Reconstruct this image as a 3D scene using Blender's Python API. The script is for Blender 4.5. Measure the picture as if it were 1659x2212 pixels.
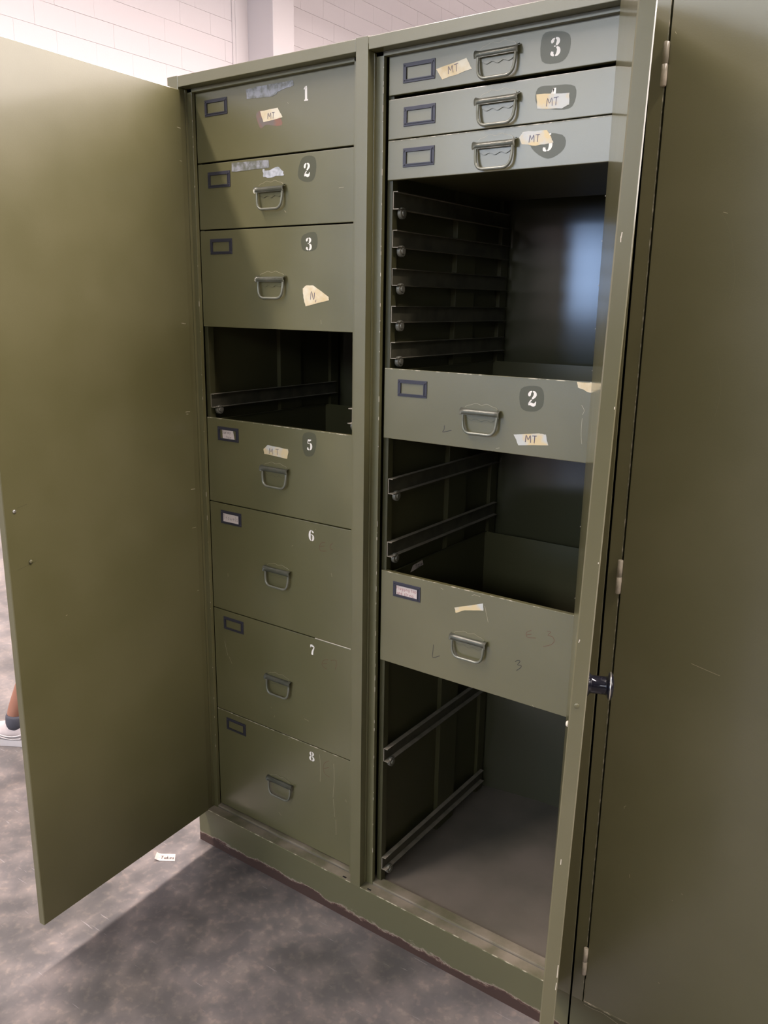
import bpy, bmesh, math, random
from mathutils import Vector, Matrix
random.seed(7)
SC = bpy.context.scene
for o in list(bpy.data.objects): bpy.data.objects.remove(o)

# ------------------------------------------------------------------ camera
cam_d = bpy.data.cameras.new('camera'); cam = bpy.data.objects.new('camera', cam_d); SC.collection.objects.link(cam)
SC.camera = cam
FPX, PITCH, YAW, ROLL = 1790.59, -0.24603, 0.61493, 0.01611
cam_d.sensor_fit = 'VERTICAL'; cam_d.sensor_height = 24.0; cam_d.lens = FPX/2212*24.0
cam_d.clip_start = 0.02; cam_d.clip_end = 100
fwd = Vector((-math.sin(YAW)*math.cos(PITCH), math.cos(YAW)*math.cos(PITCH), math.sin(PITCH)))
rt = Vector((math.cos(YAW), math.sin(YAW), 0)); up = rt.cross(fwd)
rt2 = rt*math.cos(ROLL)+up*math.sin(ROLL); up2 = rt2.cross(fwd)
cam.matrix_world = Matrix(((rt2.x, up2.x, -fwd.x, 1.56743), (rt2.y, up2.y, -fwd.y, -1.39445), (rt2.z, up2.z, -fwd.z, 1.48981), (0, 0, 0, 1)))

# ------------------------------------------------------------------ world, lamps, exposure
w = bpy.data.worlds.new('world'); SC.world = w; w.use_nodes = True
w.node_tree.nodes['Background'].inputs[0].default_value = (1.0, 0.93, 0.92, 1)
w.node_tree.nodes['Background'].inputs[1].default_value = 0.15
SC.view_settings.view_transform = 'Standard'; SC.view_settings.look = 'None'
SC.view_settings.gamma = 1.0; SC.view_settings.use_curve_mapping = False
SC.view_settings.exposure = 0.27
LAMP_COL = (1.0, 0.87, 0.84)
STRIPS = [(-1.25, 62*23.5, 7.25, 23.5), (3.0, 120*9.5, 3.6, 9.5), (6.5, 28*20, 8.0, 20.0), (10.4, 28*22, 7.5, 22.0)]     # x, watts, centre y, length
ZL = 4.75
for i, (x, e, yc, ln) in enumerate(STRIPS):
    ld = bpy.data.lights.new('ceiling_lamp', 'AREA'); ld.shape = 'RECTANGLE'; ld.size = 0.22; ld.size_y = ln
    ld.energy = e; ld.color = LAMP_COL
    lo = bpy.data.objects.new('ceiling_lamp', ld); SC.collection.objects.link(lo); lo.location = (x, yc, ZL-0.03)

# ------------------------------------------------------------------ materials
def mat(name, col, rough=0.5, metal=0.0, spec=0.5, coat=0.0, col2=None, nscale=8, ncon=(0.4, 0.65), bump=0.0, bscale=200, rvar=0.0, emit=None, estr=0, coatr=0.1):
    m = bpy.data.materials.new(name); m.use_nodes = True
    nt = m.node_tree; N = nt.nodes; L = nt.links; b = N['Principled BSDF']
    b.inputs['Base Color'].default_value = (*col, 1); b.inputs['Roughness'].default_value = rough
    b.inputs['Metallic'].default_value = metal; b.inputs['Specular IOR Level'].default_value = spec
    b.inputs['Coat Weight'].default_value = coat; b.inputs['Coat Roughness'].default_value = coatr
    tc = N.new('ShaderNodeTexCoord')
    if col2:
        n = N.new('ShaderNodeTexNoise'); n.inputs['Scale'].default_value = nscale; n.inputs['Detail'].default_value = 6
        r = N.new('ShaderNodeValToRGB'); r.color_ramp.elements[0].position = ncon[0]; r.color_ramp.elements[1].position = ncon[1]
        r.color_ramp.elements[0].color = (*col, 1); r.color_ramp.elements[1].color = (*col2, 1)
        L.new(tc.outputs['Object'], n.inputs['Vector']); L.new(n.outputs['Fac'], r.inputs['Fac']); L.new(r.outputs['Color'], b.inputs['Base Color'])
    if rvar:
        n3 = N.new('ShaderNodeTexNoise'); n3.inputs['Scale'].default_value = 5; n3.inputs['Detail'].default_value = 5
        mr = N.new('ShaderNodeMapRange'); mr.inputs['To Min'].default_value = rough-rvar; mr.inputs['To Max'].default_value = rough+rvar
        L.new(tc.outputs['Object'], n3.inputs['Vector']); L.new(n3.outputs['Fac'], mr.inputs['Value']); L.new(mr.outputs['Result'], b.inputs['Roughness'])
    if bump:
        n2 = N.new('ShaderNodeTexNoise'); n2.inputs['Scale'].default_value = bscale; n2.inputs['Detail'].default_value = 3
        bp = N.new('ShaderNodeBump'); bp.inputs['Strength'].default_value = bump; bp.inputs['Distance'].default_value = 0.002
        L.new(tc.outputs['Object'], n2.inputs['Vector']); L.new(n2.outputs['Fac'], bp.inputs['Height']); L.new(bp.outputs['Normal'], b.inputs['Normal'])
    if emit: b.inputs['Emission Color'].default_value = (*emit, 1); b.inputs['Emission Strength'].default_value = estr
    return m
GREEN = mat('olive_enamel', (0.102, 0.096, 0.038), 0.36, coat=0.25, coatr=0.14, col2=(0.118, 0.110, 0.047), nscale=5, bump=0.05, bscale=420, rvar=0.06, spec=1.0)
DOORG = mat('olive_door_enamel', (0.102, 0.096, 0.038), 0.34, coat=0.6, coatr=0.07, col2=(0.118, 0.110, 0.047), nscale=5, bump=0.03, bscale=420, rvar=0.05, spec=1.0)
GREEN_SHADE = mat('olive_enamel_shade', (0.046, 0.044, 0.018), 0.38, col2=(0.055, 0.052, 0.022), nscale=5, spec=0.5)  # same enamel darkened, interior shade put into the colour
BACKM = mat('olive_back_sheet_shaded', (0.05, 0.05, 0.028), 0.13, spec=0.8)  # base colour lowered to paint in the dark at the back
DUSTY = mat('dusty_floor_sheet', (0.120, 0.108, 0.082), 0.55, col2=(0.175, 0.15, 0.118), nscale=6, ncon=(0.38, 0.68), bump=0.03)
SILL = mat('worn_sill_paint', (0.13, 0.122, 0.07), 0.42, col2=(0.27, 0.23, 0.17), nscale=14, ncon=(0.35, 0.62))
EDGEM = mat('worn_highlit_edge', (0.17, 0.16, 0.09), 0.35, col2=(0.55, 0.5, 0.36), nscale=60, ncon=(0.5, 0.62))  # worn paint that also stands in for edge highlights
CHIP = mat('chipped_paint', (0.62, 0.56, 0.44), 0.5)
SCRATCH = mat('pale_scratch', (0.42, 0.38, 0.26), 0.5)
PATCHM = mat('darker_touch_up_paint', (0.076, 0.076, 0.042), 0.38)
WHITE = mat('white_stencil_paint', (0.80, 0.76, 0.68), 0.5)
TAPE = mat('masking_tape', (0.62, 0.49, 0.27), 0.6, col2=(0.72, 0.66, 0.50), nscale=28, ncon=(0.38, 0.6), bump=0.25, bscale=90)
TAPEG = mat('aged_masking_tape', (0.62, 0.50, 0.28), 0.6, col2=(0.52, 0.53, 0.49), nscale=26, ncon=(0.44, 0.56), bump=0.25, bscale=90)
CLEAR = mat('old_clear_tape', (0.15, 0.155, 0.13), 0.22, col2=(0.30, 0.31, 0.33), nscale=60, ncon=(0.4, 0.6), bump=0.6, bscale=120, spec=0.7)
SCRAP = mat('torn_tape_residue', (0.50, 0.52, 0.55), 0.4, col2=(0.3, 0.32, 0.33), nscale=90)
STAIN = mat('glue_stain', (0.17, 0.14, 0.12), 0.45, col2=(0.25, 0.12, 0.08), nscale=25, ncon=(0.45, 0.6))
INK = mat('pen_ink', (0.05, 0.04, 0.10), 0.5); BLACKINK = mat('black_marker', (0.02, 0.02, 0.02), 0.5)
REDINK = mat('red_pen', (0.25, 0.03, 0.05), 0.5); BROWNINK = mat('faded_red_crayon', (0.13, 0.065, 0.035), 0.5)
CARD = mat('paper_card', (0.58, 0.50, 0.45), 0.7); BLUEM = mat('blued_steel', (0.032, 0.032, 0.044), 0.42, metal=0.1, spec=0.5)
HANDLE = mat('handle_steel', (0.15, 0.155, 0.115), 0.30, col2=(0.20, 0.20, 0.155), nscale=30, metal=0.25)
PLATE = mat('handle_plate_paint', (0.098, 0.093, 0.038), 0.34)
RAIL = mat('shaded_slide_web', (0.075, 0.07, 0.045), 0.45, metal=0.1, col2=(0.045, 0.042, 0.028), nscale=30)  # web colour darkened to paint the shade of its recess
RAILTOP = mat('lit_slide_flange', (0.26, 0.23, 0.175), 0.5, col2=(0.18, 0.165, 0.12), nscale=40)  # paler colour paints in the light the flanges catch
ROLL = mat('roller_steel', (0.17, 0.165, 0.13), 0.4, metal=0.4)
CHROME = mat('screw_steel', (0.6, 0.58, 0.52), 0.3, metal=0.9)
HINGE = mat('hinge_worn_paint', (0.22, 0.20, 0.14), 0.35, col2=(0.42, 0.37, 0.28), nscale=40)
BLACKG = mat('black_gloss', (0.006, 0.006, 0.010), 0.10, spec=0.35)
HOLE = mat('dark_slot', (0.004, 0.004, 0.004), 0.9)
BLOCK = mat('painted_block', (0.63, 0.58, 0.578), 0.6, bump=0.2, bscale=60)

def plinth_mat():
    m = mat('rusted_plinth', (0.105, 0.10, 0.05), 0.4); nt = m.node_tree; N = nt.nodes; L = nt.links; b = N['Principled BSDF']
    tc = N.new('ShaderNodeTexCoord'); g = N.new('ShaderNodeNewGeometry'); sx = N.new('ShaderNodeSeparateXYZ'); L.new(g.outputs['Position'], sx.inputs[0])
    n = N.new('ShaderNodeTexNoise'); n.inputs['Scale'].default_value = 9; n.inputs['Detail'].default_value = 12; n.inputs['Roughness'].default_value = 0.72
    mp = N.new('ShaderNodeMapping'); mp.inputs['Scale'].default_value = (1, 1, 2.5); L.new(g.outputs['Position'], mp.inputs[0]); L.new(mp.outputs[0], n.inputs['Vector'])
    def math_(op, a, c=None, v=None):
        q = N.new('ShaderNodeMath'); q.operation = op; L.new(a, q.inputs[0])
        if c is not None: L.new(c, q.inputs[1])
        if v is not None: q.inputs[1].default_value = v
        return q.outputs[0]
    h = math_('MULTIPLY', n.outputs['Fac'], v=0.075)         # rust height noise ~0.2..0.8
    h = math_('SUBTRACT', h, v=0.013)
    dd = math_('SUBTRACT', sx.outputs['Z'], h)               # <0 rust, 0..0.004 pale peeling edge
    r = N.new('ShaderNodeValToRGB'); mr = N.new('ShaderNodeMapRange'); mr.inputs['From Min'].default_value = -0.012; mr.inputs['From Max'].default_value = 0.012
    L.new(dd, mr.inputs['Value']); L.new(mr.outputs[0], r.inputs[0])
    e = r.color_ramp.elements; e[0].position = 0.35; e[0].color = (0.050, 0.026, 0.018, 1); e[1].position = 0.72; e[1].color = (0.105, 0.10, 0.05, 1)
    a = r.color_ramp.elements.new(0.52); a.color = (0.11, 0.06, 0.042, 1); a = r.color_ramp.elements.new(0.60); a.color = (0.30, 0.25, 0.19, 1)
    L.new(r.outputs[0], b.inputs['Base Color'])
    rr = N.new('ShaderNodeMapRange'); rr.inputs['From Min'].default_value = -0.004; rr.inputs['From Max'].default_value = 0.006; rr.inputs['To Min'].default_value = 0.85; rr.inputs['To Max'].default_value = 0.4
    L.new(dd, rr.inputs['Value']); L.new(rr.outputs[0], b.inputs['Roughness'])
    bp = N.new('ShaderNodeBump'); bp.inputs['Strength'].default_value = 0.5; bp.inputs['Distance'].default_value = 0.003; L.new(rr.outputs[0], bp.inputs['Height']); L.new(bp.outputs[0], b.inputs['Normal'])
    return m
PLINTH = plinth_mat()

def floor_mat():
    m = mat('scuffed_concrete', (0.2, 0.19, 0.19), 0.42); nt = m.node_tree; N = nt.nodes; L = nt.links; b = N['Principled BSDF']
    g = N.new('ShaderNodeNewGeometry')
    def noise(s, det, a, c, ca, cb, dist=0):
        n = N.new('ShaderNodeTexNoise'); n.inputs['Scale'].default_value = s; n.inputs['Detail'].default_value = det; n.inputs['Distortion'].default_value = dist
        r = N.new('ShaderNodeValToRGB'); r.color_ramp.elements[0].position = a; r.color_ramp.elements[1].position = c
        r.color_ramp.elements[0].color = (*ca, 1); r.color_ramp.elements[1].color = (*cb, 1)
        L.new(g.outputs['Position'], n.inputs['Vector']); L.new(n.outputs['Fac'], r.inputs['Fac']); return r.outputs['Color'], n
    A, _ = noise(3.6, 9, 0.38, 0.62, (0.088, 0.084, 0.081), (0.180, 0.165, 0.160))
    B, nb = noise(14, 12, 0.42, 0.70, (0.90, 0.90, 0.90), (1.45, 1.36, 1.28), 0.15)
    Cc, _ = noise(55, 10, 0.52, 0.72, (0.96, 0.96, 0.96), (1.40, 1.32, 1.22))
    mx = N.new('ShaderNodeMix'); mx.data_type = 'RGBA'; mx.blend_type = 'MULTIPLY'; mx.inputs[0].default_value = 1
    L.new(A, mx.inputs[6]); L.new(B, mx.inputs[7])
    m2 = N.new('ShaderNodeMix'); m2.data_type = 'RGBA'; m2.blend_type = 'MULTIPLY'; m2.inputs[0].default_value = 1
    L.new(mx.outputs[2], m2.inputs[6]); L.new(Cc, m2.inputs[7])
    # fine scratches
    wv = N.new('ShaderNodeTexNoise'); wv.inputs['Scale'].default_value = 5; wv.inputs['Detail'].default_value = 2
    mp = N.new('ShaderNodeMapping'); mp.inputs['Scale'].default_value = (2.5, 30, 1); mp.inputs['Rotation'].default_value = (0, 0, 0.5)
    L.new(g.outputs['Position'], mp.inputs[0]); L.new(mp.outputs[0], wv.inputs['Vector'])
    r = N.new('ShaderNodeValToRGB'); r.color_ramp.elements[0].position = 0.70; r.color_ramp.elements[1].position = 0.74; r.color_ramp.elements[0].color = (0, 0, 0, 1); r.color_ramp.elements[1].color = (0.5, 0.5, 0.5, 1)
    L.new(wv.outputs['Fac'], r.inputs[0])
    m3 = N.new('ShaderNodeMix'); m3.data_type = 'RGBA'; L.new(r.outputs[0], m3.inputs[0]); L.new(m2.outputs[2], m3.inputs[6]); m3.inputs[7].default_value = (0.36, 0.34, 0.33, 1)
    L.new(m3.outputs[2], b.inputs['Base Color'])
    mr = N.new('ShaderNodeMapRange'); mr.inputs['To Min'].default_value = 0.24; mr.inputs['To Max'].default_value = 0.48; L.new(nb.outputs['Fac'], mr.inputs[0]); L.new(mr.outputs[0], b.inputs['Roughness'])
    bp = N.new('ShaderNodeBump'); bp.inputs['Strength'].default_value = 0.12; bp.inputs['Distance'].default_value = 0.003; L.new(nb.outputs['Fac'], bp.inputs['Height']); L.new(bp.outputs[0], b.inputs['Normal'])
    return m
FLOORM = floor_mat()

# ------------------------------------------------------------------ mesh helpers
def setm(faces, mi):
    for f in faces: f.material_index = mi
def box(bm, x0, x1, y0, y1, z0, z1, mi=0, bevel=0.0):
    vs = [bm.verts.new((x, y, z)) for x in (x0, x1) for y in (y0, y1) for z in (z0, z1)]
    F = [(0, 1, 3, 2), (4, 6, 7, 5), (0, 4, 5, 1), (2, 3, 7, 6), (0, 2, 6, 4), (1, 5, 7, 3)]
    fs = [bm.faces.new([vs[i] for i in f]) for f in F]; setm(fs, mi)
    if bevel:
        es = list({e for f in fs for e in f.edges})
        r = bmesh.ops.bevel(bm, geom=es, offset=bevel, segments=2, profile=0.6, affect='EDGES'); setm(r['faces'], mi)
    return vs
def tube(bm, pts, r, seg=10, mi=0, cap=True, closed=False):
    pts = [Vector(p) for p in pts]; rings = []; n = len(pts)
    rr = r if isinstance(r, (list, tuple)) else [r]*n
    ref = None
    for i, p in enumerate(pts):
        t = (pts[min(i+1, n-1)]-pts[max(i-1, 0)]).normalized()
        if ref is None: ref = Vector((0, 0, 1)) if abs(t.z) < 0.9 else Vector((1, 0, 0))
        a = (ref-t*ref.dot(t)).normalized(); ref = a; b = t.cross(a)
        rings.append([bm.verts.new(p+(a*math.cos(2*math.pi*k/seg)+b*math.sin(2*math.pi*k/seg))*rr[i]) for k in range(seg)])
    fs = []
    for i in range(n-1):
        for k in range(seg):
            fs.append(bm.faces.new((rings[i][k], rings[i][(k+1) % seg], rings[i+1][(k+1) % seg], rings[i+1][k])))
    for f in fs: f.smooth = True
    if cap:
        fs.append(bm.faces.new(rings[0][::-1])); fs.append(bm.faces.new(rings[-1]))
    setm(fs, mi)
def lathe(bm, c, axis, prof, seg=24, mi=0):
    """prof: list of (distance along axis, radius)"""
    c = Vector(c); axis = Vector(axis).normalized()
    tube(bm, [c+axis*d for d, r in prof], [max(r, 1e-5) for d, r in prof], seg, mi)
def prism(bm, pts, off, mi=0):
    """pts: 3D polygon; extruded by vector off"""
    off = Vector(off); a = [bm.verts.new(Vector(p)) for p in pts]; b = [bm.verts.new(Vector(p)+off) for p in pts]; n = len(pts)
    fs = [bm.faces.new(a), bm.faces.new(b[::-1])]
    for i in range(n): fs.append(bm.faces.new((a[i], b[i], b[(i+1) % n], a[(i+1) % n])))
    setm(fs, mi); return fs
def resample(pts, n=3):
    out = []
    for i in range(len(pts)-1):
        p0 = pts[max(i-1, 0)]; p1 = pts[i]; p2 = pts[i+1]; p3 = pts[min(i+2, len(pts)-1)]
        for k in range(n):
            t = k/n
            out.append(tuple(0.5*((2*b)+(-a+c)*t+(2*a-5*b+4*c-d)*t*t+(-a+3*b-3*c+d)*t**3) for a, b, c, d in zip(p0, p1, p2, p3)))
    out.append(tuple(pts[-1])); return out
def ribbon(bm, pts, widths, fmap, mi=0, z=0.0):
    """pts 2D, widths per point (full width), fmap (a,b,lift)->Vector"""
    n = len(pts); wd = widths if isinstance(widths, (list, tuple)) else [widths]*n
    L, R_ = [], []
    for i in range(n):
        a = pts[max(i-1, 0)]; b = pts[min(i+1, n-1)]; tx, ty = b[0]-a[0], b[1]-a[1]; l = math.hypot(tx, ty) or 1
        nx, ny = -ty/l, tx/l; h = wd[i]/2
        L.append(bm.verts.new(fmap(pts[i][0]+nx*h, pts[i][1]+ny*h, z))); R_.append(bm.verts.new(fmap(pts[i][0]-nx*h, pts[i][1]-ny*h, z)))
    for i in range(n-1): bm.faces.new((L[i], R_[i], R_[i+1], L[i+1])).material_index = mi
def poly(bm, pts, fmap, lift, mi=0, thick=0.0):
    vs = [bm.verts.new(fmap(p[0], p[1], lift)) for p in pts]
    f = bm.faces.new(vs); f.material_index = mi
    if thick:
        vb = [bm.verts.new(fmap(p[0], p[1], lift-thick)) for p in pts]; n = len(pts)
        for i in range(n): bm.faces.new((vs[i], vb[i], vb[(i+1) % n], vs[(i+1) % n])).material_index = mi
def blob(pts, n=4):
    """smooth closed outline"""
    m = len(pts); out = []
    for i in range(m):
        p0, p1, p2, p3 = pts[i-1], pts[i], pts[(i+1) % m], pts[(i+2) % m]
        for k in range(n):
            t = k/n
            out.append(tuple(0.5*((2*b)+(-a+c)*t+(2*a-5*b+4*c-d)*t*t+(-a+3*b-3*c+d)*t**3) for a, b, c, d in zip(p0, p1, p2, p3)))
    return out
def jag(pts, amp=0.0008, n=5, seed=1):
    rnd = random.Random(seed); out = []; m = len(pts)
    for i in range(m):
        a, b = pts[i], pts[(i+1) % m]
        for k in range(n):
            t = k/n; j = amp if k else amp*0.3
            out.append((a[0]+(b[0]-a[0])*t+rnd.uniform(-j, j), a[1]+(b[1]-a[1])*t+rnd.uniform(-j, j)))
    return out
def worigin(p):
    v = Vector((0, 0, 0))
    while p is not None: v = v+Vector(p.location); p = p.parent
    return v
def obj(name, bm, mats, parent=None, smooth=False, loc=None):
    """geometry given in world coordinates"""
    if not isinstance(mats, (list, tuple)): mats = [mats]
    off = Vector(loc) if loc is not None else worigin(parent)
    bmesh.ops.recalc_face_normals(bm, faces=bm.faces)
    for v in bm.verts: v.co -= off
    me = bpy.data.meshes.new(name); bm.to_mesh(me); bm.free()
    for m in mats: me.materials.append(m)
    if smooth:
        for p in me.polygons: p.use_smooth = True
    o = bpy.data.objects.new(name, me); SC.collection.objects.link(o)
    if parent: o.parent = parent; o.location = off-worigin(parent)
    else: o.location = off
    return o
def tag(o, label=None, cat=None, group=None, kind=None):
    if label: o['label'] = label
    if cat: o['category'] = cat
    if group: o['group'] = group
    if kind: o['kind'] = kind
    return o
def thing(name, label, cat, loc, group=None):
    o = bpy.data.objects.new(name, None); SC.collection.objects.link(o); o.location = loc; o.empty_display_size = 0.1
    return tag(o, label, cat, group)
def struct(name, bm, mats): return tag(obj(name, bm, mats), kind='structure')
NB = bmesh.new

# handwriting: strokes in a box 0..w x 0..1 (x-height 0.6)
FONT = {
 'M': (0.8, [[(0, 0), (.1, 1), (.4, .35), (.7, 1), (.8, 0)]]), 'T': (0.7, [[(0, .95), (.7, 1)], [(.38, 1), (.34, 0)]]),
 'N': (0.6, [[(0, 0), (.08, 1), (.5, .05), (.6, .9)]]), 'S': (.6, [[(.55, .9), (.3, 1), (.05, .8), (.3, .55), (.5, .3), (.3, 0), (0, .12)]]),
 'F': (.55, [[(.05, 0), (.05, 1), (.55, 1)], [(.05, .55), (.4, .58)]]),
 'a': (.5, [[(.45, .55), (.2, .6), (.02, .3), (.2, 0), (.43, .2), (.45, .58), (.47, .1), (.52, 0)]]),
 'b': (.5, [[(.05, 1), (.05, 0), (.3, 0), (.45, .3), (.25, .58), (.05, .4)]]),
 'd': (.5, [[(.45, .5), (.2, .6), (.02, .3), (.2, 0), (.43, .15), (.45, 1), (.47, 0)]]),
 'e': (.45, [[(.03, .32), (.42, .36), (.25, .6), (.03, .3), (.2, 0), (.43, .1)]]),
 'g': (.5, [[(.45, .5), (.2, .6), (.02, .3), (.2, .05), (.43, .25), (.45, .55), (.42, -.25), (.1, -.3)]]),
 'i': (.2, [[(.1, .58), (.1, 0)], [(.1, .8), (.11, .84)]]), 'k': (.45, [[(.03, 1), (.03, 0)], [(.4, .6), (.06, .3), (.43, 0)]]),
 'l': (.2, [[(.08, 1), (.08, .1), (.18, 0)]]), 'n': (.5, [[(.03, .6), (.05, 0)], [(.05, .4), (.25, .6), (.42, .4), (.44, 0)]]),
 'o': (.5, [[(.25, .6), (.03, .3), (.25, 0), (.46, .3), (.25, .6)]]), 'p': (.5, [[(.04, .6), (.04, -.35)], [(.04, .5), (.3, .6), (.45, .3), (.25, 0), (.05, .1)]]),
 'r': (.4, [[(.03, .6), (.06, 0)], [(.06, .35), (.2, .58), (.38, .55)]]), 's': (.4, [[(.36, .52), (.15, .6), (.05, .45), (.35, .2), (.2, 0), (.02, .06)]]),
 't': (.4, [[(.18, .95), (.18, .05), (.35, 0)], [(0, .65), (.38, .66)]]), 'u': (.5, [[(.03, .6), (.06, .1), (.25, 0), (.42, .2), (.44, .6), (.46, 0)]]),
 'v': (.45, [[(.02, .6), (.2, 0), (.42, .6)]]), 'w': (.7, [[(.02, .6), (.15, 0), (.33, .45), (.5, 0), (.66, .6)]]),
 'y': (.5, [[(.03, .6), (.22, .1)], [(.45, .6), (.22, .05), (.08, -.35)]]), ',': (.3, [[(.12, .1), (.05, -.2)]]), '-': (.3, [[(.02, .4), (.15, .45)]]), ' ': (.3, []),
}
def write(bm, text, fmap2, h, lw, mi, lift):
    """fmap2(u,v,lift): u along the line (metres), v up"""
    x = 0
    for ch in text:
        wdt, st = FONT[ch]
        for s in st:
            pts = [((x+a)*h, b*h) for a, b in s]
            ribbon(bm, resample(pts, 3) if len(pts) > 2 else pts, lw, fmap2, mi, lift)
        x += wdt+0.18
    return x*h
def textlen(text): return sum(FONT[c][0]+0.18 for c in text)

# stencil numerals: ribbons with thick and thin strokes, box ~0.62 x 1
DIG = {
 '1': [([(.33, .10), (.33, .90)], [.19, .19]), ([(.14, .05), (.52, .05)], [.09, .09]), ([(.12, .80), (.22, .88), (.27, .95)], [.08, .10, .12]), ([(.27, .955), (.425, .955)], [.09, .09])],
 '2': [([(.13, .64), (.10, .74), (.15, .88), (.27, .965)], [.10, .18, .14, .06]), ([(.34, .965), (.47, .88), (.50, .74), (.42, .60), (.30, .48)], [.06, .15, .19, .15, .09]), ([(.27, .42), (.15, .28), (.08, .16)], [.08, .07, .07]), ([(.05, .10), (.20, .15), (.36, .10), (.48, .12), (.55, .24), (.57, .33)], [.10, .16, .19, .17, .08, .04])],
 '3': [([(.15, .72), (.12, .82), (.24, .955)], [.13, .17, .06]), ([(.31, .96), (.45, .87), (.46, .73), (.36, .58)], [.06, .16, .18, .09]), ([(.22, .535), (.33, .535)], [.05, .05]), ([(.38, .49), (.50, .38), (.51, .22), (.42, .09), (.32, .045)], [.07, .17, .20, .14, .05]), ([(.25, .045), (.12, .15), (.15, .27)], [.06, .17, .12])],
 '4': [([(.36, .02), (.36, .98)], [.17, .17]), ([(.32, .95), (.05, .33)], [.08, .07]), ([(.03, .29), (.56, .29)], [.08, .08])],
 '5': [([(.13, .92), (.30, .89), (.50, .96)], [.13, .15, .05]), ([(.13, .84), (.11, .60)], [.06, .05]), ([(.14, .60), (.28, .655)], [.05, .07]), ([(.34, .65), (.48, .54), (.51, .34), (.45, .16), (.33, .05)], [.07, .17, .20, .15, .05]), ([(.26, .045), (.12, .13), (.13, .25)], [.06, .16, .13])],
 '6': [([(.26, .96), (.14, .80), (.11, .50), (.14, .22), (.26, .045)], [.06, .15, .20, .16, .05]), ([(.33, .96), (.47, .85), (.48, .76)], [.06, .13, .12]), ([(.25, .56), (.33, .60)], [.04, .05]), ([(.36, .60), (.49, .48), (.51, .32), (.47, .15), (.34, .045)], [.05, .14, .19, .15, .05])],
 '7': [([(.08, .70), (.09, .98)], [.06, .06]), ([(.12, .88), (.25, .92), (.38, .85), (.50, .90)], [.16, .18, .13, .14]), ([(.52, .82), (.42, .58), (.32, .36), (.27, .04)], [.08, .12, .17, .20])],
 '8': [([(.25, .955), (.13, .83), (.14, .68), (.24, .54)], [.06, .16, .17, .07]), ([(.34, .955), (.46, .83), (.44, .68), (.34, .56)], [.06, .15, .15, .07]), ([(.24, .50), (.11, .37), (.10, .20), (.25, .045)], [.07, .17, .18, .06]), ([(.34, .50), (.49, .37), (.50, .20), (.35, .045)], [.07, .17, .19, .06])],
}

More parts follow.
